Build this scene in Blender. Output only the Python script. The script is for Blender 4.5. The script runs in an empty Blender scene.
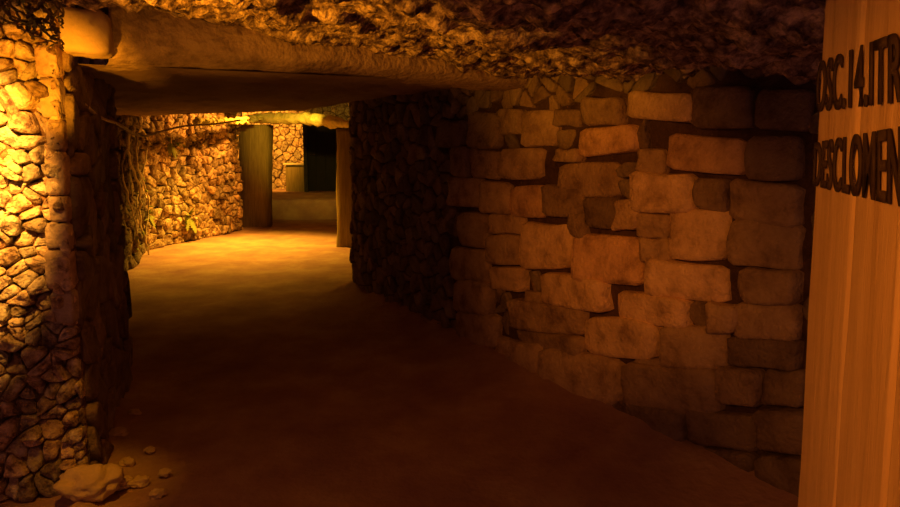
import bpy, bmesh, math, random
from mathutils import Vector, noise
random.seed(7)
SC = bpy.context.scene
COL = SC.collection
# ------------------------------------------------------------------ camera
F, PITCH, EYE, SH = 620.0, math.radians(6.5), 1.5, 28.0
def ray(x, y):
    a = (x - 450) / F; b = (253.5 - SH - y) / F
    return Vector((a, math.cos(PITCH) + b * math.sin(PITCH), -math.sin(PITCH) + b * math.cos(PITCH)))
def on_floor(x, y, z=0.0):
    r = ray(x, y); return Vector((0, 0, EYE)) + r * ((z - EYE) / r.z)
def at_depth(x, y, d):
    r = ray(x, y); return Vector((0, 0, EYE)) + r * (d / r.y)
cam = bpy.data.cameras.new('camera'); cam.lens = 36 * F / 900; cam.sensor_width = 36
cam.shift_y = -SH / 900; cam.clip_start = 0.02
co = bpy.data.objects.new('camera', cam); COL.objects.link(co)
co.location = (0, 0, EYE); co.rotation_euler = (math.pi / 2 - PITCH, 0, 0); SC.camera = co
SC.view_settings.view_transform = 'Standard'; SC.view_settings.look = 'None'

# ------------------------------------------------------------------ materials
def mat(name, cols, scale=6.0, rough=0.9, bump=0.4, bscale=40.0, use_attr=False, stretch=None, spec=0.2, detail=8.0, pos=(0.3, 0.7)):
    m = bpy.data.materials.new(name); m.use_nodes = True
    nt = m.node_tree; N = nt.nodes; L = nt.links
    bs = N['Principled BSDF']; bs.inputs['Roughness'].default_value = rough
    bs.inputs['Specular IOR Level'].default_value = spec
    tc = N.new('ShaderNodeTexCoord'); mp = N.new('ShaderNodeMapping')
    if stretch: mp.inputs['Scale'].default_value = stretch
    L.new(tc.outputs['Object'], mp.inputs['Vector'])
    n1 = N.new('ShaderNodeTexNoise'); n1.inputs['Scale'].default_value = scale; n1.inputs['Detail'].default_value = detail
    n1.inputs['Roughness'].default_value = 0.65
    L.new(mp.outputs[0], n1.inputs['Vector'])
    cr = N.new('ShaderNodeValToRGB'); el = cr.color_ramp.elements
    el[0].position, el[1].position = pos
    el[0].color = (*cols[0], 1); el[1].color = (*cols[-1], 1)
    for i, c in enumerate(cols[1:-1]):
        e = el.new(pos[0] + (pos[1] - pos[0]) * (i + 1) / (len(cols) - 1)); e.color = (*c, 1)
    L.new(n1.outputs['Fac'], cr.inputs['Fac'])
    out = cr.outputs['Color']
    if use_attr:
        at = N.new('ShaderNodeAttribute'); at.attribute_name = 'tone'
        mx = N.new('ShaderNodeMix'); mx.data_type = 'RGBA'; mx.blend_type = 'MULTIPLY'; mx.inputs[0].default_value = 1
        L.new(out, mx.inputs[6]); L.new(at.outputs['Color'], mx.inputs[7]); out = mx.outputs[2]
    L.new(out, bs.inputs['Base Color'])
    n2 = N.new('ShaderNodeTexNoise'); n2.inputs['Scale'].default_value = bscale; n2.inputs['Detail'].default_value = 6
    L.new(mp.outputs[0], n2.inputs['Vector'])
    bp = N.new('ShaderNodeBump'); bp.inputs['Strength'].default_value = bump; bp.inputs['Distance'].default_value = 0.02
    L.new(n2.outputs['Fac'], bp.inputs['Height']); L.new(bp.outputs[0], bs.inputs['Normal'])
    return m
M = {
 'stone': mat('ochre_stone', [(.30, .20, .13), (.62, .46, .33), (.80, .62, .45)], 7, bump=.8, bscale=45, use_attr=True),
 'rubble': mat('rubble_stone', [(.16, .09, .06), (.58, .42, .28), (.88, .72, .50)], 16, bump=1.0, bscale=55, pos=(.36, .64), use_attr=True),
 'rock': mat('ceiling_rock', [(.07, .045, .05), (.34, .24, .18), (.85, .66, .46)], 16, bump=1.0, bscale=45, pos=(.38, .62)),
 'slab': mat('underside_rock', [(.30, .20, .15), (.46, .33, .25)], 3, bump=.5, bscale=25),
 'earth': mat('packed_earth', [(.34, .19, .20), (.44, .28, .22), (.56, .40, .28)], 2.2, bump=.5, bscale=30, detail=5),
 'wood': mat('weathered_post_wood', [(.20, .15, .05), (.36, .28, .11)], 5, bump=.5, bscale=30, stretch=(6, 6, .5)),
 'log': mat('mossy_log', [(.30, .26, .08), (.62, .55, .18), (.75, .60, .32)], 8, bump=.8, bscale=40),
 'board': mat('sign_pine', [(.52, .34, .2), (.60, .41, .26), (.66, .47, .3)], 3, rough=.75, bump=.25, bscale=25, stretch=(9, 9, .45)),
 'paint': mat('black_paint', [(.035, .02, .02), (.07, .045, .035)], 30, rough=.6, bump=.1, bscale=60),
 'lintel': mat('lintel_stone', [(.22, .15, .10), (.50, .36, .24), (.62, .46, .32)], 8, bump=.9, bscale=30),
 'block': mat('corner_block_stone', [(.55, .40, .22), (.72, .55, .32)], 6, bump=.5, bscale=30),
 'door': mat('black_door', [(.010, .011, .012), (.018, .018, .02)], 6, rough=.7, bump=.1),
 'iron': mat('dark_iron', [(.02, .02, .02), (.05, .045, .04)], 20, rough=.6, bump=.2),
 'root': mat('pale_root', [(.45, .37, .24), (.75, .64, .46)], 20, bump=.4),
 'darkroot': mat('dark_creeper', [(.10, .075, .04), (.22, .17, .09)], 20, bump=.4),
 'leaf': mat('lamp_flora_leaf', [(.20, .26, .06), (.42, .46, .12)], 12, rough=.7, bump=.2),
 'cable': mat('pale_cable', [(.7, .58, .42), (.8, .7, .5)], 20, rough=.6, bump=.05),
}
# ------------------------------------------------------------------ helpers
def build(name, bm, m, parent=None, smooth=True, kind=None, loc=None):
    me = bpy.data.meshes.new(name)
    bmesh.ops.recalc_face_normals(bm, faces=bm.faces) if kind != 'keep' else None
    if loc is not None:
        bmesh.ops.translate(bm, vec=-Vector(loc), verts=bm.verts)
    bm.to_mesh(me); bm.free()
    if smooth:
        for p in me.polygons: p.use_smooth = True
    me.materials.append(M[m])
    o = bpy.data.objects.new(name, me); COL.objects.link(o)
    if loc is not None: o.location = loc
    if parent: o.parent = parent
    if kind == 'structure': o['kind'] = 'structure'
    return o
def tag(o, label, cat, group=None):
    o['label'] = label; o['category'] = cat
    if group: o['group'] = group
    return o
def empty(name, loc, label, cat, group=None, rz=0):
    o = bpy.data.objects.new(name, None); COL.objects.link(o); o.location = loc; o.rotation_euler = (0, 0, rz)
    o.empty_display_size = .1
    return tag(o, label, cat, group)
def fbm(p, octv=4): return noise.fractal(p, 0.9, 2.1, octv, noise_basis='PERLIN_ORIGINAL')
def grid(fn, nu, nv, bm=None):
    bm = bm or bmesh.new()
    vs = [[bm.verts.new(fn(i / nu, j / nv)) for j in range(nv + 1)] for i in range(nu + 1)]
    for i in range(nu):
        for j in range(nv):
            bm.faces.new((vs[i][j], vs[i + 1][j], vs[i + 1][j + 1], vs[i][j + 1]))
    return bm
def tube(bm, pts, rad, seg=8):
    pts = [Vector(p) for p in pts]; n = len(pts)
    if not isinstance(rad, (list, tuple)): rad = [rad] * n
    rings = []
    up0 = None
    for i, p in enumerate(pts):
        t = (pts[min(i + 1, n - 1)] - pts[max(i - 1, 0)]).normalized()
        a = t.cross(Vector((0, 0, 1)) if abs(t.z) < .9 else Vector((1, 0, 0))).normalized()
        if up0 is not None and a.dot(up0) < 0: a = -a
        up0 = a; b = t.cross(a)
        rings.append([bm.verts.new(p + (a * math.cos(2 * math.pi * k / seg) + b * math.sin(2 * math.pi * k / seg)) * rad[i]) for k in range(seg)])
    for i in range(n - 1):
        for k in range(seg):
            bm.faces.new((rings[i][k], rings[i][(k + 1) % seg], rings[i + 1][(k + 1) % seg], rings[i + 1][k]))
    bm.faces.new(rings[0]); bm.faces.new(rings[-1])
def smoothpath(pts, k=6):
    pts = [Vector(p) for p in pts]; out = []
    for i in range(len(pts) - 1):
        p0 = pts[max(i - 1, 0)]; p1 = pts[i]; p2 = pts[i + 1]; p3 = pts[min(i + 2, len(pts) - 1)]
        for j in range(k):
            t = j / k
            out.append(.5 * ((2 * p1) + (p2 - p0) * t + (2 * p0 - 5 * p1 + 4 * p2 - p3) * t * t + (3 * p1 - p0 - 3 * p2 + p3) * t ** 3))
    out.append(pts[-1]); return out
def chaikin(poly, it=2, q=.22):
    for _ in range(it):
        out = []
        for i, p in enumerate(poly):
            n = poly[(i + 1) % len(poly)]
            out.append((p[0] + (n[0] - p[0]) * q, p[1] + (n[1] - p[1]) * q))
            out.append((p[0] + (n[0] - p[0]) * (1 - q), p[1] + (n[1] - p[1]) * (1 - q)))
        poly = out
    return poly
class Frame:                                     # a wall's own frame: s along, z up, h out of the wall
    def __init__(s, a, b):
        s.a = Vector((a[0], a[1], 0)); d = Vector((b[0] - a[0], b[1] - a[1], 0)); s.len = d.length
        s.d = d.normalized(); s.n = Vector((s.d.y, -s.d.x, 0))
    def p(s, u, z, h=0): return s.a + s.d * u + Vector((0, 0, z)) + s.n * h
    def hit(s, x, y):
        r = ray(x, y); o = Vector((0, 0, EYE)); t = (s.a - o).dot(s.n) / r.dot(s.n); q = o + r * t
        return ((q - s.a).dot(s.d), q.z)
def add_stone(bm, fr, poly, h, tone, base=-.02, rnd=2, rough=.014, q=.22):
    lay = bm.verts.layers.float_color['tone']
    cx = sum(p[0] for p in poly) / len(poly); cz = sum(p[1] for p in poly) / len(poly)
    poly = chaikin(poly, rnd, q)
    tx, tz = random.uniform(-.12, .12), random.uniform(-.12, .12)
    rings = []
    for sc, hh in ((1.0, base), (.985, h * .62), (.92, h * .93), (.7, h), (.36, h * 1.03)):
        ring = []
        for (s, z) in poly:
            ss, zz = cx + (s - cx) * sc, cz + (z - cz) * sc
            q0 = fr.p(ss, zz, hh + (tx * (ss - cx) + tz * (zz - cz) if hh > 0 else 0))
            w = fbm(q0 * 9, 4) * rough * (1 if hh > 0 else 0)
            w2 = fbm(q0 * 14 + Vector((9, 3, 1)), 3) * rough * .8
            v = bm.verts.new(q0 + fr.n * w + fr.d * w2 * (.6 if hh > 0 else 0)); v[lay] = (*tone, 1); ring.append(v)
        rings.append(ring)
    n = len(poly)
    for r in range(len(rings) - 1):
        for k in range(n):
            bm.faces.new((rings[r][k], rings[r][(k + 1) % n], rings[r + 1][(k + 1) % n], rings[r + 1][k]))
    c = bm.verts.new(fr.p(cx, cz, h * 1.03)); c[lay] = (*tone, 1)
    for k in range(n): bm.faces.new((rings[-1][k], rings[-1][(k + 1) % n], c))
def new_masonry():
    bm = bmesh.new(); bm.verts.layers.float_color.new('tone'); return bm
def backing(bm, fr, s0, s1, z0, z1, tone, step=.07, amp=.015, h=0.0):
    lay = bm.verts.layers.float_color['tone']
    n0 = len(bm.verts)
    nu = max(2, int((s1 - s0) / step)); nv = max(2, int((z1 - z0) / step))
    def fn(u, v):
        q = fr.p(s0 + (s1 - s0) * u, z0 + (z1 - z0) * v, h); return q + fr.n * (fbm(q * 8, 4) * amp)
    grid(fn, nu, nv, bm)
    bm.verts.ensure_lookup_table()
    for v in bm.verts[n0:]: v[lay] = (*tone, 1)
def voronoi(seeds, box):
    x0, z0, x1, z1 = box; cells = []
    for i, (sx, sz) in enumerate(seeds):
        poly = [(x0, z0), (x1, z0), (x1, z1), (x0, z1)]
        near = sorted((((ox - sx) ** 2 + (oz - sz) ** 2), ox, oz) for j, (ox, oz) in enumerate(seeds) if j != i)[:18]
        for _, ox, oz in near:
            mx, mz, nx, nz = (sx + ox) / 2, (sz + oz) / 2, ox - sx, oz - sz
            out = []
            for k, p in enumerate(poly):
                qn = poly[(k + 1) % len(poly)]
                dp = (p[0] - mx) * nx + (p[1] - mz) * nz; dq = (qn[0] - mx) * nx + (qn[1] - mz) * nz
                if dp <= 0: out.append(p)
                if dp * dq < 0:
                    t = dp / (dp - dq); out.append((p[0] + (qn[0] - p[0]) * t, p[1] + (qn[1] - p[1]) * t))
            poly = out
            if len(poly) < 3: break
        if len(poly) >= 3: cells.append(poly)
    return cells
def scatter(s0, s1, z0, z1, w, h, jit=.36):
    seeds = []; z = z0 + h / 2; r = 0
    while z < z1 + h / 2:
        s = s0 + (w / 2 if r % 2 else 0) * random.uniform(.6, 1.2)
        while s < s1 + w / 2:
            seeds.append((s + random.uniform(-jit, jit) * w, z + random.uniform(-jit, jit) * h)); s += w * random.uniform(.75, 1.3)
        z += h * random.uniform(.85, 1.15); r += 1
    return seeds
def shrink(poly, g):
    cx = sum(p[0] for p in poly) / len(poly); cz = sum(p[1] for p in poly) / len(poly)
    out = []
    for p in poly:
        d = math.hypot(p[0] - cx, p[1] - cz) or 1e-6
        k = max(.3, 1 - g / d); out.append((cx + (p[0] - cx) * k, cz + (p[1] - cz) * k))
    return out
def tone(lo=.6, hi=1.1, red=.0):
    v = random.uniform(lo, hi); k = random.uniform(-.08, .08)
    return (v * (1 + k), v * (1 - .3 * red), v * (1 - k - .4 * red))
def rubble(bm, fr, s0, s1, z0, z1, w, h, depth=.05, lo=.55, hi=1.1, skip=None, gap=.007, rough=.016):
    seeds = [q for q in scatter(s0, s1, z0, z1, w, h, .5) if random.random() > .16]
    for poly in voronoi(seeds, (s0, z0, s1, z1)):
        cx = sum(p[0] for p in poly) / len(poly); cz = sum(p[1] for p in poly) / len(poly)
        if skip and skip(cx, cz): continue
        add_stone(bm, fr, shrink(poly, gap * random.uniform(.7, 1.6)), depth * random.uniform(.4, 1.5), tone(lo, hi), rough=rough, rnd=random.choice((1, 2)), q=random.uniform(.12, .24))

# ------------------------------------------------------------------ key points
G = on_floor
A0 = G(91, 490); A1 = G(127, 375)
R1, R2 = G(460, 340), G(620, 415)
dR = (R2 - R1).normalized()
CORN = R1 - dR * 2.12                            # far end of the right wall
# ------------------------------------------------------------------ right wall
fr = Frame(CORN, R1 + dR * 4.4)
if fr.n.dot(Vector((0, 0, 0)) - fr.a) < 0: fr.n = -fr.n
bm = new_masonry()
backing(bm, fr, -.05, fr.len, -.1, 2.6, (.16, .13, .15), amp=.02)
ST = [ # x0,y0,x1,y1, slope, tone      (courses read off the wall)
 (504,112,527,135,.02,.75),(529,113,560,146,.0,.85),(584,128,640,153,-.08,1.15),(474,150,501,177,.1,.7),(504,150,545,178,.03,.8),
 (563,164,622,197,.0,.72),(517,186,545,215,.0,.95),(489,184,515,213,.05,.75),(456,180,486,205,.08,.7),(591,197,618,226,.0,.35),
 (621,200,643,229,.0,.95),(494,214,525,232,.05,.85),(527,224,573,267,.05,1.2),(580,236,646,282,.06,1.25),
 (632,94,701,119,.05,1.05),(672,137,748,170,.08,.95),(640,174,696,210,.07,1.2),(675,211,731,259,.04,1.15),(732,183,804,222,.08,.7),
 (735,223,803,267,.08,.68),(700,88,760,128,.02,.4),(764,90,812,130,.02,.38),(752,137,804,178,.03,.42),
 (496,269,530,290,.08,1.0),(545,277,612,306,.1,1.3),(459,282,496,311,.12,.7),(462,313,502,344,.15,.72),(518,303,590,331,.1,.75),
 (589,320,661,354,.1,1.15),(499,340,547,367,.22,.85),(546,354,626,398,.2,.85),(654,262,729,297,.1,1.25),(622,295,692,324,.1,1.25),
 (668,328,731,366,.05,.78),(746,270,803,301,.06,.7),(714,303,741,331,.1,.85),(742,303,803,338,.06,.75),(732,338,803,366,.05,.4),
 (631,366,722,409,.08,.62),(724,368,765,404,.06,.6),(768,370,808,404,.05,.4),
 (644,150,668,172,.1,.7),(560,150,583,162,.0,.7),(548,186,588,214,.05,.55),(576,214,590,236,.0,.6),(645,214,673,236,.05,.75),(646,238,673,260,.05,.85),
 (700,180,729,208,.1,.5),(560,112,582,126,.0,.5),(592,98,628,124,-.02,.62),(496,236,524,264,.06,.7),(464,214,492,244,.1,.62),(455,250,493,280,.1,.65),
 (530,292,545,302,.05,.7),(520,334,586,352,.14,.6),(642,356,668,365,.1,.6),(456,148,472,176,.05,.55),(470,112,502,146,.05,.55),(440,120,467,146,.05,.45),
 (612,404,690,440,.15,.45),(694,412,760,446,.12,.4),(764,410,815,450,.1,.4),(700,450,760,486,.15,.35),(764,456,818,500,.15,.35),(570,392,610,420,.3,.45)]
boxes = []
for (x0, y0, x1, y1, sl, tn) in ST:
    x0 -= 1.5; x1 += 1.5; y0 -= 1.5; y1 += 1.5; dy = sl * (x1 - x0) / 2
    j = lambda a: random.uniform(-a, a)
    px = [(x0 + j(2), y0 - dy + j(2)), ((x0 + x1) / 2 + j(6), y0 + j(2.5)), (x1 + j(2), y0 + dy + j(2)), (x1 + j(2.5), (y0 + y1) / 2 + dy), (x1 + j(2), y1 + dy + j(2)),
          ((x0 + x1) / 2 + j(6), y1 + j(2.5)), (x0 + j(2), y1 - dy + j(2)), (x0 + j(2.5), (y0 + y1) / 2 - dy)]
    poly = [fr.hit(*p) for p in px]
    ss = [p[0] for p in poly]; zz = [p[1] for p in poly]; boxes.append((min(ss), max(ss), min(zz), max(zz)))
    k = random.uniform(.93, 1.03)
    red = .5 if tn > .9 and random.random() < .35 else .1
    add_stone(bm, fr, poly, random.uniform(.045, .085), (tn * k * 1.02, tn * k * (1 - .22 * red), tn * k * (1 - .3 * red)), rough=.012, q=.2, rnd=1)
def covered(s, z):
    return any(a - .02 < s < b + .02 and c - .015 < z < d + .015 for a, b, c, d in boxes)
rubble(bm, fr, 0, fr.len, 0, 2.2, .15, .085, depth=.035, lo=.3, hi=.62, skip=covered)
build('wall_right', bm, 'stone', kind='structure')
# ------------------------------------------------------------------ left walls
def wall(name, a, b, z1, w, h, m='rubble', depth=.05, lo=.55, hi=1.1, back=(.3, .25, .22), flip=False, z0=-.05, face=None, rough=.016, gap=.007):
    f = Frame(a, b)
    if face is not None and f.n.dot(Vector((face[0], face[1], 0)) - f.a) < 0: f.n = -f.n
    bm = new_masonry(); backing(bm, f, 0, f.len, z0, z1, back)
    rubble(bm, f, 0, f.len, max(z0, 0), z1, w, h, depth, lo, hi, rough=rough, gap=gap)
    return build(name, bm, m, kind='structure')
AF = A0 + Vector((-1.6, -.35, 0))
wall('wall_left_front', AF, A0, 2.14, .068, .056, lo=.45, hi=1.2, face=(0, 0), depth=.045, rough=.034, back=(.38, .28, .2), gap=.004)
wall('wall_left_reveal', A0, A1, 2.05, .26, .15, m='stone', depth=.03, lo=.35, hi=.55, face=(0, 3.5))
B1 = Vector((-3.45, 4.5, 0)); B2 = Vector((-3.62, 6.2, 0)); B3 = Vector((-4.86, 9.7, 0)); B4 = G(240, 230); B5 = Vector((-6.2, 19, 0))
wall('wall_left_return', A1, B1, 2.4, .3, .2, lo=.3, hi=.5, face=(-2, 8))
wall('wall_left_recess', B1, B2, 2.9, .3, .2, lo=.3, hi=.5, face=(-1, 5))
wall('wall_left_passage', B2, B3, 3.1, .20, .14, back=(.12, .1, .09), lo=.18, hi=.42, face=(-1, 8), depth=.07, rough=.03)  # dark stone tones stand in for the dim light on this stretch
wall('wall_left_bend', B3, B4, 3.1, .15, .11, lo=.5, hi=1.3, face=(-1, 8), depth=.075, rough=.04, back=(.15, .1, .08))
wall('wall_left_far', B4 + Vector((-.7, .25, 0)), B5, 3.1, .3, .2, lo=.6, hi=1, face=(-1, 15), depth=.07)
C2 = Vector((-1.38, 10.3, 0)); C3 = Vector((-2.6, 17.4, 0))
wall('wall_right_passage', CORN, C2, 3.1, .28, .18, lo=.4, hi=.7, face=(-4, 8))
wall('wall_right_far', C2, C3, 3.1, .3, .2, lo=.3, hi=.5, face=(-5, 15))
# back wall at the tunnel's end
E0 = at_depth(258, 160, 17.2); E1 = at_depth(345, 160, 17.2)
wall('wall_back', (E0.x - .4, E0.y), (E1.x + .5, E1.y + .1), 3.1, .22, .16, lo=.7, hi=1.1, face=(-4, 10), z0=.3, depth=.06, rough=.03)
# ------------------------------------------------------------------ floor
def floor_fn(u, v):
    x = -7.2 + 10.2 * u; y = .2 + 14.4 * v
    z = fbm(Vector((x * 1.3, y * 1.3, 0)), 4) * .02 + fbm(Vector((x * 9, y * 9, 3)), 3) * .006
    p = Vector((x, y, 0)); d = (p - fr.a).dot(fr.n); s = (p - fr.a).dot(fr.d)
    if -.2 < s < fr.len and d < .5:
        k = max(0, min(1, (.5 - d) / .5)); z += k * k * (.09 + .05 * fbm(Vector((x * 6, y * 6, 9)), 4))
    dl = abs(x - (A0.x + (A1.x - A0.x) * (y - A0.y) / (A1.y - A0.y)))
    if y < 4.2 and dl < .35: z += (1 - dl / .35) ** 2 * (.04 + .06 * fbm(Vector((x * 12, y * 12, 5)), 4))
    return Vector((x, y, z))
build('floor', grid(floor_fn, 150, 210), 'earth', kind='structure')
# raised floor beyond the post frame, its riser in shadow
def step_fn(u, v):
    x = -7.2 + 6.5 * u
    if v < .15: y, z = 14.5 + .02 * v, -.05 + .5 * v / .15
    else: y = 14.52 + 3 * (v - .15) / .85; z = .45 + .15 * (v - .15)
    return Vector((x, y, z + fbm(Vector((x * 3, y * 3, z * 3)), 3) * .02))
build('trim_1', grid(step_fn, 60, 40), 'earth', kind='structure')
# ------------------------------------------------------------------ ceilings
LL = at_depth(62, 10, 2.66); LM = Vector((fr.p(*fr.hit(530, 82)).x, fr.p(*fr.hit(530, 82)).y, 0))
PL, PM, PR = at_depth(130, 8, A0.y), fr.p(*fr.hit(530, 82)), fr.p(*fr.hit(815, 74))
def plane3(p, q, r):
    n = (q - p).cross(r - p)
    return lambda x, y: p.z - (n.x * (x - p.x) + n.y * (y - p.y)) / n.z
zc = plane3(PL, PM, PR)
def rock_d(x, y, amp=1.0):
    return (fbm(Vector((x * 2.2, y * 2.2, 1)), 3) * .05 + fbm(Vector((x * 7, y * 7, 4)), 4) * .035 + abs(fbm(Vector((x * 16, y * 16, 8)), 3)) * .03 + fbm(Vector((x * 30, y * 30, 2)), 2) * .010) * amp
LD = Vector((PM.x - LL.x, PM.y - LL.y, 0)).normalized(); LN = Vector((-LD.y, LD.x, 0))     # along / behind the lintel
def ceil_front(u, v):
    s = -1.6 + 5.6 * u; t = .12 - 3.6 * v
    x = LL.x + LD.x * s + LN.x * t; y = LL.y + LD.y * s + LN.y * t
    return Vector((x, y, zc(x, y) + .02 + rock_d(x, y, 1.25) * min(1, v * 8 + .25) + .12 * max(0, min(1, (1.9 - y) / .5))))
build('ceiling', grid(ceil_front, 330, 220), 'rock', kind='structure')
# low ceiling of the passage behind the lintel
e0 = at_depth(60, 118, 8.0); e1 = at_depth(372, 108, 6.7)
l0 = at_depth(40, 62, 2.75); l1 = fr.p(*fr.hit(520, 84))
def ceil_mid(u, v):
    a = l0.lerp(l1, u); b = e0.lerp(e1, u)
    if u > .8 : b = b + Vector((0, 0, (u - .8) * .8))
    p = a.lerp(b, v); d = rock_d(p.x, p.y, .5) * min(1, 5 * v)
    return p + Vector((0, 0, d))
build('ceiling_passage', grid(ceil_mid, 90, 120), 'slab', kind='structure')
# step up to the higher vault
def riser(u, v):
    b = e0.lerp(e1, -.1 + 1.25 * u)
    if u > .72: b = b + Vector((0, 0, (u - .72) * .6))
    return Vector((b.x, b.y + .02 * v, b.z + 1.3 * v)) + Vector((0, rock_d(b.x * 2, v * 3, .4), 0))
build('trim_2', grid(riser, 50, 16), 'slab', kind='structure')
def ceil_far(u, v):
    x = -8 + 9 * u; y = 6 + 12.5 * v
    return Vector((x, y, 3.0 + rock_d(x, y)))
build('ceiling_far', grid(ceil_far, 60, 80), 'rock', kind='structure')
# ------------------------------------------------------------------ stone lintel over the passage mouth
bm = bmesh.new()
Llen = (Vector((PM.x, PM.y, 0)) - Vector((LL.x, LL.y, 0))).length
NS = 90
prof = [(0.0, 1.0), (-.01, .62), (0.0, .30), (.015, .22), (.055, .08), (.10, .0), (.20, .0), (.30, .0)]
rows = []
for i in range(NS + 1):
    u = i / NS; s = .17 + (Llen - .13) * u
    x = LL.x + LD.x * s; y = LL.y + LD.y * s
    top = zc(x, y) + .04
    bot = 1.905 + .03 * u + .03 * math.sin(u * 3.1)
    row = []
    for (t, k) in prof:
        q = Vector((x + LN.x * t, y + LN.y * t, bot + (top - bot) * k))
        d = fbm(q * 7, 4) * .016 + fbm(q * 18, 3) * .008
        row.append(bm.verts.new(q - LN * d + Vector((0, 0, d * .5))))
    rows.append(row)
for i in range(NS):
    for k in range(len(prof) - 1):
        bm.faces.new((rows[i][k], rows[i + 1][k], rows[i + 1][k + 1], rows[i][k + 1]))
for e in (rows[0], rows[-1]):
    pass
lo = build('stone_lintel', bm, 'lintel', loc=Vector((LL.x, LL.y, 1.9)))
tag(lo, 'long rough stone lintel spanning the low mouth of the passage', 'lintel')
# block carrying the lintel's left end, and the squared quoins under it
def block(center, ax, size, amp, name, m, sub=8, bev=.2):
    bm = bmesh.new()
    bmesh.ops.create_cube(bm, size=1)
    bmesh.ops.subdivide_edges(bm, edges=bm.edges[:], cuts=sub, use_grid_fill=True)
    ax = Vector(ax).normalized(); ay = Vector((-ax.y, ax.x, 0))
    for v in bm.verts:
        c = v.co.copy(); L4 = (abs(2 * c.x) ** 8 + abs(2 * c.y) ** 8 + abs(2 * c.z) ** 8) ** (1 / 8)
        c = c / max(L4, .5) * 1.0 if L4 > .9 else c
        q = center + ax * (c.x * size[0]) + ay * (c.y * size[1]) + Vector((0, 0, c.z * size[2]))
        d = fbm(q * 8, 4) * amp + fbm(q * 20, 3) * amp * .5
        v.co = q + (q - center).normalized() * d
    return build(name, bm, m, loc=center - Vector((0, 0, size[2] / 2)))
p = at_depth(84, 33, 2.66)
tag(block(p + Vector((0, .02, 0)), (1, .45, 0), (.18, .2, .18), .012, 'corner_block', 'block'), 'brightly lit squared stone block at the left end of the lintel', 'stone block')
fq = Frame(A0 + Vector((-.13, -.03, 0)), A0 + Vector((.0, -.0, 0)))
if fq.n.y > 0: fq.n = -fq.n
bm = new_masonry(); z = .78
while z < 1.92:
    hh = random.uniform(.09, .2); hh = min(hh, 1.95 - z)
    w0 = random.uniform(-.02, .03)
    if hh > .04: add_stone(bm, fq, [(w0 + .045, z), (.135, z), (.135, z + hh - .004), (w0 + .045, z + hh - .004)], .05, tone(.8, 1.1), rough=.012, rnd=1, q=.1)
    z += hh
build('trim_3', bm, 'stone', kind='structure')
# ------------------------------------------------------------------ timber frame in the bend
def post(x0, x1, ytop, ybot, d, label, lean=0):
    b = G((x0 + x1) / 2, ybot); sc = b.y / F; w = (x1 - x0) * sc
    t = at_depth((x0 + x1) / 2 + lean, ytop, b.y)
    bm = bmesh.new(); n = 30
    rows = []
    for i in range(n + 1):
        k = i / n; c = Vector((b.x, b.y, -.05)).lerp(t, k)
        ring = []
        for a in range(16):
            th = 2 * math.pi * a / 16; r = w / 2 * (abs(math.cos(th)) ** 5 + abs(math.sin(th)) ** 5) ** (-1 / 5)
            q = c + Vector((math.cos(th) * r, math.sin(th) * r * .8, 0))
            q += Vector((math.cos(th), math.sin(th), 0)) * fbm(Vector((q.x * 8, q.y * 8, q.z * 1.5)), 3) * .03
            ring.append(bm.verts.new(q))
        rows.append(ring)
    for i in range(n):
        for a in range(16): bm.faces.new((rows[i][a], rows[i][(a + 1) % 16], rows[i + 1][(a + 1) % 16], rows[i + 1][a]))
    bm.faces.new(rows[0]); bm.faces.new(rows[-1])
    o = build('timber_post', bm, 'wood', loc=Vector((b.x, b.y, 0)))
    return tag(o, label, 'post', 'posts of the timber frame in the bend')
post(241, 271, 125, 226, 13, 'broad dark timber post beside the lit rubble wall, left side of the far frame')
post(337, 357, 129, 246, 10, 'narrow dark timber post at the right corner of the passage, right of the black door')
cp = [at_depth(x, y, d) for x, y, d in ((232, 121, 13.2), (246, 120, 13.0), (262, 118.5, 12.7), (290, 118.5, 12.1), (320, 120, 11.3), (340, 123, 10.7), (361, 125, 10.2))]
bm = bmesh.new(); sp = smoothpath(cp, 10)
tube(bm, sp, [.05 + .06 * math.sin(math.pi * min(1, i / len(sp) * 1.05)) for i in range(len(sp))], 14)
for v in bm.verts: v.co += Vector((fbm(v.co * 5, 3), fbm(v.co * 5 + Vector((7, 0, 0)), 3), fbm(v.co * 6 + Vector((0, 9, 0)), 3))) * .045
cl = cp[2]
tag(build('crossbeam', bm, 'log', loc=cl), 'mossy yellow-green log lying across the two posts of the far frame', 'beam')
# ------------------------------------------------------------------ black door at the end
d0, d1 = at_depth(309, 205, 16.4), at_depth(337, 205, 16.4); zt = at_depth(320, 122, 16.4).z
def boxm(bm, x0, x1, y0, y1, z0, z1, bev=.0):
    r = bmesh.ops.create_cube(bm, size=1)
    for v in r['verts']:
        v.co = Vector((x0 + (v.co.x + .5) * (x1 - x0), y0 + (v.co.y + .5) * (y1 - y0), z0 + (v.co.z + .5) * (z1 - z0)))
    if bev: bmesh.ops.bevel(bm, geom=list({e for v in r['verts'] for e in v.link_edges}), offset=bev, segments=2, affect='EDGES')
zb = .53
bm = bmesh.new(); boxm(bm, d0.x, d1.x, 16.4, 16.46, zb + .02, zt, .01)
for i in range(3):
    w = (d1.x - d0.x) / 3; boxm(bm, d0.x + w * i + .03, d0.x + w * (i + 1) - .03, 16.38, 16.42, zb + .1, zt - .1, .008)
dr = build('door_1', bm, 'door', kind='structure', smooth=False)
bm = bmesh.new()
boxm(bm, d0.x - .1, d0.x, 16.33, 16.5, zb - .04, zt + .1, .01); boxm(bm, d1.x, d1.x + .1, 16.33, 16.5, zb - .04, zt + .1, .01)
boxm(bm, d0.x - .1, d1.x + .1, 16.33, 16.5, zt, zt + .12, .01)
build('door_frame', bm, 'iron', parent=dr, smooth=False)
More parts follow.
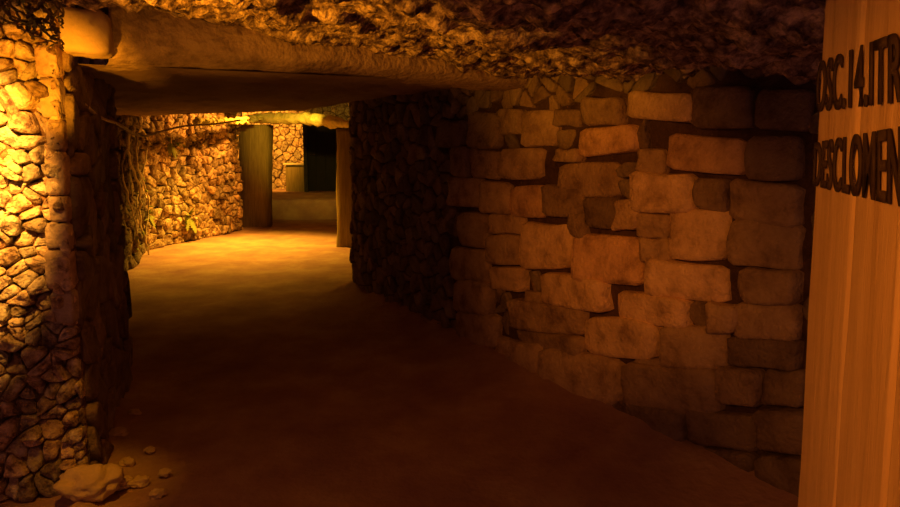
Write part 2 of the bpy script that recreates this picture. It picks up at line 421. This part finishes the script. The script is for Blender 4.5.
bm = bmesh.new(); tube(bm, [(d0.x + .12, 16.38, 1.5), (d0.x + .12, 16.30, 1.5), (d0.x + .26, 16.30, 1.5)], .018)
build('door_handle', bm, 'iron', parent=dr)
q0, q1 = at_depth(287, 195, 16.6), at_depth(308, 163, 16.6)
ra = empty('stone_ledge', (q0.x, 16.6, .5), 'low dark ledge with a pale top, left of the black door', 'ledge'); bpy.context.view_layer.update()
bm = bmesh.new(); boxm(bm, q0.x, q1.x, 16.5, 16.8, .5, q1.z - .06, .02)
lb = build('ledge_body', bm, 'wood', smooth=False); lb.parent = ra; lb.matrix_parent_inverse = ra.matrix_world.inverted()
bm = bmesh.new(); boxm(bm, q0.x - .05, q1.x, 16.45, 16.82, q1.z - .06, q1.z, .015)
lb = build('ledge_top', bm, 'cable', smooth=False); lb.parent = ra; lb.matrix_parent_inverse = ra.matrix_world.inverted()
# ------------------------------------------------------------------ lettered board at the right
BT = math.radians(17.5)
bd = Vector((-math.sin(BT), -math.cos(BT), 0))                     # from its far edge toward the camera
D0 = 1.22
e_top = at_depth(821, 60, D0); e_bot = at_depth(799, 470, D0)
zt_, zb_ = 2.0, 0.0
dirz = (e_top - e_bot) / (e_top.z - e_bot.z)
def bp(s, z, h=0):                                                  # s along board, h out of its face
    base = e_bot + dirz * (z - e_bot.z)
    nrm = Vector((-bd.y, bd.x, 0)); nrm = -nrm if nrm.x > 0 else nrm
    return base + bd * s + nrm * h
root = empty('lettered_board', bp(.25, 0), 'upright pine board with two rows of black lettering, at the right edge', 'sign')
def plank(s0, s1, m='board'):
    bm = bmesh.new()
    def face(u, v):
        s = s0 + (s1 - s0) * u; z = .0 + 1.82 * v
        e = min(u, 1 - u); h = -.008 * max(0, 1 - e / .03) + fbm(Vector((s * 25, z * 2.2, s0 * 9)), 3) * .0022
        return bp(s, z, h)
    g = grid(face, 40, 160, bm)
    bm.verts.ensure_lookup_table()
    ed = [e for e in bm.edges if e.is_boundary]
    r = bmesh.ops.extrude_edge_only(bm, edges=ed)
    nv = [x for x in r['geom'] if isinstance(x, bmesh.types.BMVert)]
    off = bp(0, 0, -.045) - bp(0, 0, 0)
    for v in nv: v.co += off
    bmesh.ops.holes_fill(bm, edges=[e for e in bm.edges if e.is_boundary], sides=0)
    return build('plank', bm, m, parent=None)
def child(o, r):
    o.parent = r; o.matrix_parent_inverse = r.matrix_world.inverted(); return o
bpy.context.view_layer.update()
for a, b in ((0, .238), (.244, .45), (.456, .64)): child(plank(a, b), root)
def bhit(x, y):
    r = ray(x, y); o = Vector((0, 0, EYE)); p0 = bp(0, 1.5); nrm = (bp(.3, 1.5) - p0).cross(bp(0, 1.9) - p0)
    q = o + r * ((p0 - o).dot(nrm) / r.dot(nrm)); return q
def lettering(text, lt, lb, rt, rb):
    cu = bpy.data.curves.new('t', 'FONT'); cu.body = text; cu.size = 1; cu.offset = .012; cu.extrude = 0; cu.space_character = 1.08
    to = bpy.data.objects.new('t', cu); COL.objects.link(to)
    bpy.context.view_layer.update()
    me = bpy.data.meshes.new_from_object(to.evaluated_get(bpy.context.evaluated_depsgraph_get()))
    bpy.data.objects.remove(to)
    xs = [v.co.x for v in me.vertices]; ys = [v.co.y for v in me.vertices]
    x0, x1, y0, y1 = min(xs), max(xs), min(ys), max(ys)
    LT, LB, RT, RB = bhit(*lt), bhit(*lb), bhit(*rt), bhit(*rb)
    out = bp(0, 1, .0035) - bp(0, 1)
    for v in me.vertices:
        u = (v.co.x - x0) / (x1 - x0); k = (v.co.y - y0) / (y1 - y0)
        v.co = LB.lerp(RB, u).lerp(LT.lerp(RT, u), k) + out
    me.materials.append(M['paint'])
    o = bpy.data.objects.new('lettering', me); COL.objects.link(o); child(o, root)
    md = o.modifiers.new('t', 'SOLIDIFY'); md.thickness = .003; md.offset = 0
    return o
lettering('OSC.14.ITR', (820, 62), (818, 112), (905, 29), (905, 103))['label'] = 'black upper row of letters and digits'
lettering('DESCLOMEN', (817, 142), (815, 186), (905, 125), (905, 208))['label'] = 'black lower row of letters and digits'
# ------------------------------------------------------------------ creepers, cable, ferns
def leafcard(bm, p, d, up, L, W):
    d = d.normalized(); s = d.cross(up).normalized()
    pts = [p, p + d * L * .35 + s * W * .5, p + d * L, p + d * L * .35 - s * W * .5, p + d * L * .5 + up * W * .2]
    v = [bm.verts.new(q) for q in pts]
    for a, b in ((0, 1), (1, 2), (2, 3), (3, 0)): bm.faces.new((v[a], v[b], v[4]))
def creeper(name, base, strands, label, cat, sm, leaves, lsize, seed):
    random.seed(seed); r = empty(name, base, label, cat)
    bpy.context.view_layer.update()
    bm = bmesh.new(); allp = []
    for pts, rad in strands:
        sp = smoothpath(pts, 7)
        sp = [q + Vector((random.uniform(-1, 1), random.uniform(-1, 1), random.uniform(-1, 1))) * rad * .7 for q in sp]
        tube(bm, sp, [rad * (1 - .5 * i / len(sp)) for i in range(len(sp))], 6); allp += sp
    child(build('stem', bm, sm), r)
    if leaves:
        for _ in range(leaves):
            bm = bmesh.new(); q = random.choice(allp)
            leafcard(bm, q, Vector((random.uniform(-1, 1), random.uniform(-1, .2), random.uniform(-1, .6))), Vector((0, -.4, 1)).normalized(), lsize * random.uniform(.6, 1.3), lsize * .5)
            child(build('leaf', bm, 'leaf', smooth=False), r)
    return r
T = lambda pts, d: [at_depth(x, y, d + random.uniform(-.04, .04)) for x, y in pts]
random.seed(3)
st = []
for i in range(16):
    x = random.uniform(-25, 60); y = random.uniform(-25, 10)
    pts = [(x, y)]
    for k in range(4): x += random.uniform(-14, 22); y += random.uniform(2, 16); pts.append((min(x, 62), min(y, 50)))
    st.append((T(pts, 2.30), random.uniform(.003, .008)))
st.append((T([(-20, 6), (10, 22), (30, 34), (58, 44)], 2.3), .006)); st.append((T([(8, 0), (22, 20), (34, 40)], 2.28), .005))
creeper('tangled_creeper', at_depth(20, 10, 2.3), st, 'tangle of dark creeper stems and leaves above the left wall', 'creeper', 'darkroot', 60, .035, 5)
st = []
def onwall(f, x, y, h): return f.p(*f.hit(x, y), h)
fp = Frame(B2, B3); fp.n = -fp.n if fp.n.dot(Vector((0, 8, 0)) - fp.a) < 0 else fp.n
for path, rad in (([(112, 128), (118, 160), (126, 190), (133, 225), (139, 262)], .022), ([(124, 130), (126, 165), (136, 200), (137, 245), (143, 272)], .016), ([(131, 127), (140, 150), (141, 185), (146, 220)], .014),
                  ([(117, 140), (112, 170), (121, 210), (127, 250)], .015), ([(140, 128), (134, 160), (129, 200), (131, 230)], .012)):
    st.append(([onwall(fp, x, y, .10 + random.uniform(0, .08)) for x, y in path], rad))
creeper('hanging_creeper', onwall(fp, 128, 130, .1), st, 'pale creeper roots hanging down the dim left wall of the passage', 'creeper', 'root', 26, .10, 8)
st = []
for k in range(4):
    st.append(([at_depth(x, y + random.uniform(-2.5, 2.5), d) for x, y, d in ((196, 121, 10.2), (210, 122, 10.5), (222, 121, 10.8), (236, 120, 11.2), (250, 119, 11.8), (262, 118, 12.3))], random.uniform(.03, .05)))
creeper('twisted_root', at_depth(225, 121, 10.8), st, 'twisted yellow-lit roots running along the top of the lit wall to the log', 'root', 'log', 0, .1, 4)
bm = bmesh.new()
pts = [at_depth(x, y, d) for x, y, d in ((84, 104, 2.9), (101, 118, 3.4), (118, 124, 4.1), (135, 134, 5.0), (146, 136, 5.6), (160, 132, 6.3), (185, 126, 7.0), (215, 124, 7.6), (240, 120, 8.2))]
tube(bm, smoothpath(pts, 8), [.009 + .004 * i / 64 for i in range(65)], 6)
tag(build('cable', bm, 'cable', loc=pts[4]), 'thin pale cable sagging along the passage ceiling at the left', 'cable')
def frond(bm, q, d, L, W, droop):
    n = 14; side = d.cross(Vector((0, 0, 1))).normalized(); rows = []
    for k in range(n + 1):
        t = k / n; c = q + d * L * t + Vector((0, 0, -droop * t * t))
        w = W * (math.sin(math.pi * min(1, t * .9 + .1)) ** .8) * (1 if k % 2 else .35) + .004
        rows.append([bm.verts.new(c - side * w + d * w * .6 + Vector((0, 0, -w * .25))), bm.verts.new(c), bm.verts.new(c + side * w + d * w * .6 + Vector((0, 0, -w * .25)))])
    for k in range(n):
        for j in (0, 1): bm.faces.new((rows[k][j], rows[k][j + 1], rows[k + 1][j + 1], rows[k + 1][j]))
def fern(px, py, f, h, label, n=16, L=.3):
    q = onwall(f, px, py, h); random.seed(int(px * 7 + py))
    r = empty('fern', q, label, 'fern'); bpy.context.view_layer.update()
    for i in range(n):
        th = random.uniform(0, 2 * math.pi); d = f.n * random.uniform(.4, 1) + f.d * math.cos(th) + Vector((0, 0, math.sin(th) * .9 + .15))
        bm = bmesh.new(); frond(bm, q, d.normalized(), L * random.uniform(.6, 1.1), L * .16, L * .35)
        child(build('frond', bm, 'leaf', smooth=False), r)
fb = Frame(B3, B4); fb.n = -fb.n if fb.n.dot(Vector((0, 8, 0)) - fb.a) < 0 else fb.n
fern(185, 217, fb, .06, 'green fern tuft low on the lit rubble wall', 16, .30)
fern(166, 140, fb, .05, 'small green fern tuft near the top of the lit rubble wall', 14, .26)
fern(138, 215, fp, .12, 'yellow-green fern tuft among the pale hanging roots', 14, .22)
# ------------------------------------------------------------------ loose stones on the floor
def loose(px, py, r, seed, name='loose_stone', m='rock', flat=.65):
    b = G(px, py); bm = bmesh.new(); bmesh.ops.create_icosphere(bm, subdivisions=4, radius=1)
    off = Vector((seed * 3.1, seed * 1.7, 0))
    for v in bm.verts:
        k = 1 + fbm(v.co * 1.2 + off, 4) * .35 + fbm(v.co * 4 + off, 3) * .08
        v.co = Vector((v.co.x * r * 1.15, v.co.y * r, v.co.z * r * flat)) * k
    zmin = min(v.co.z for v in bm.verts)
    for v in bm.verts: v.co += b + Vector((0, 0, -zmin - .012 + .02))
    return build(name, bm, m, loc=b)
tag(loose(92, 502, .105, 1, m='block'), 'large orange-lit stone on the floor at the foot of the left corner', 'stone')
for i, (x, y, r) in enumerate(((118, 440, .04), (128, 468, .03), (140, 488, .035), (150, 455, .022), (135, 418, .03), (122, 490, .04), (165, 478, .025), (158, 500, .03))):
    tag(loose(x, y, r, 4 + i, m='block'), 'small pale loose stone on the floor along the left wall', 'stone', 'loose stones along the left wall')
# ------------------------------------------------------------------ light
def lamp(kind, name, loc, energy, color, target=None, size=.05, cone=90, blend=.6):
    l = bpy.data.lights.new(name, kind); l.energy = energy; l.color = color
    l.shadow_soft_size = size
    if kind == 'SPOT': l.spot_size = math.radians(cone); l.spot_blend = blend
    o = bpy.data.objects.new(name, l); COL.objects.link(o); o.location = loc
    if target is not None: o.rotation_euler = (Vector(target) - Vector(loc)).to_track_quat('-Z', 'Y').to_euler()
    return o
lamp('SPOT', 'passage_lamp', (-3.3, 10.7, 2.5), 1080, (1, .46, .03), (-3.3, 9.9, 0), .15, 104, 1.0)
lamp('SPOT', 'bend_fill', (-3.3, 11.3, 2.4), 210, (1, .36, .03), (-4.6, 10.9, 1.2), .04, 110, .5)  # added spot that brightens the whole bend wall, no fixture of its own
lamp('SPOT', 'beam_fill', (-2.75, 9.9, 2.35), 300, (1, .58, .05), (-2.9, 12.0, 2.2), .04, 60, .8)  # unseen extra spot, put in to brighten the log
lamp('SPOT', 'end_lamp', (-4.9, 15.2, 2.75), 480, (1, .40, .03), (-5.0, 17.2, 1.7), .05, 80, .5)
lamp('SPOT', 'left_lamp', (-1.55, 1.78, 2.0), 560, (1, .42, .045), (-2.2, 2.46, 1.42), .03, 66, .7)
lamp('SPOT', 'lintel_fill', (-1.25, 1.2, 1.25), 260, (1, .34, .008), (-1.63, 2.62, 1.84), .03, 20, .8)  # helper light added to pick out the corner block and lintel end
lamp('SPOT', 'chamfer_fill', (-.85, 1.45, .25), 60, (1, .34, .01), (-1.05, 2.85, 1.95), .04, 30, 1.0)  # invented uplight so the lintel's lower chamfer catches light
lamp('SPOT', 'rock_fill', (-1.2, 1.7, 1.9), 45, (1, .36, .01), tuple(G(96, 492)), .04, 22, 1.0)  # narrow added light for the large stone at the left corner
lamp('SPOT', 'ceiling_fill', (-1.75, 1.15, 1.5), 230, (1, .33, .008), (-.55, 2.5, 2.15), .04, 46, 1.0)  # extra grazing spot, added because the left lamp barely reaches the ceiling
lamp('SPOT', 'wall_fill', (-.9, .4, 1.9), 135, (1, .27, .008), tuple(fr.p(*fr.hit(598, 232))), .1, 36, 1.0)  # separate added spot that makes the light pool on the right wall
lamp('SPOT', 'board_lamp', (-.5, .1, 1.75), 52, (1, .28, .012), tuple(bp(.25, 1.2)), .1, 50, .8)
w = bpy.data.worlds.new('world'); SC.world = w; w.use_nodes = True
w.node_tree.nodes['Background'].inputs[0].default_value = (.64, .22, .19, 1)
w.node_tree.nodes['Background'].inputs[1].default_value = .15
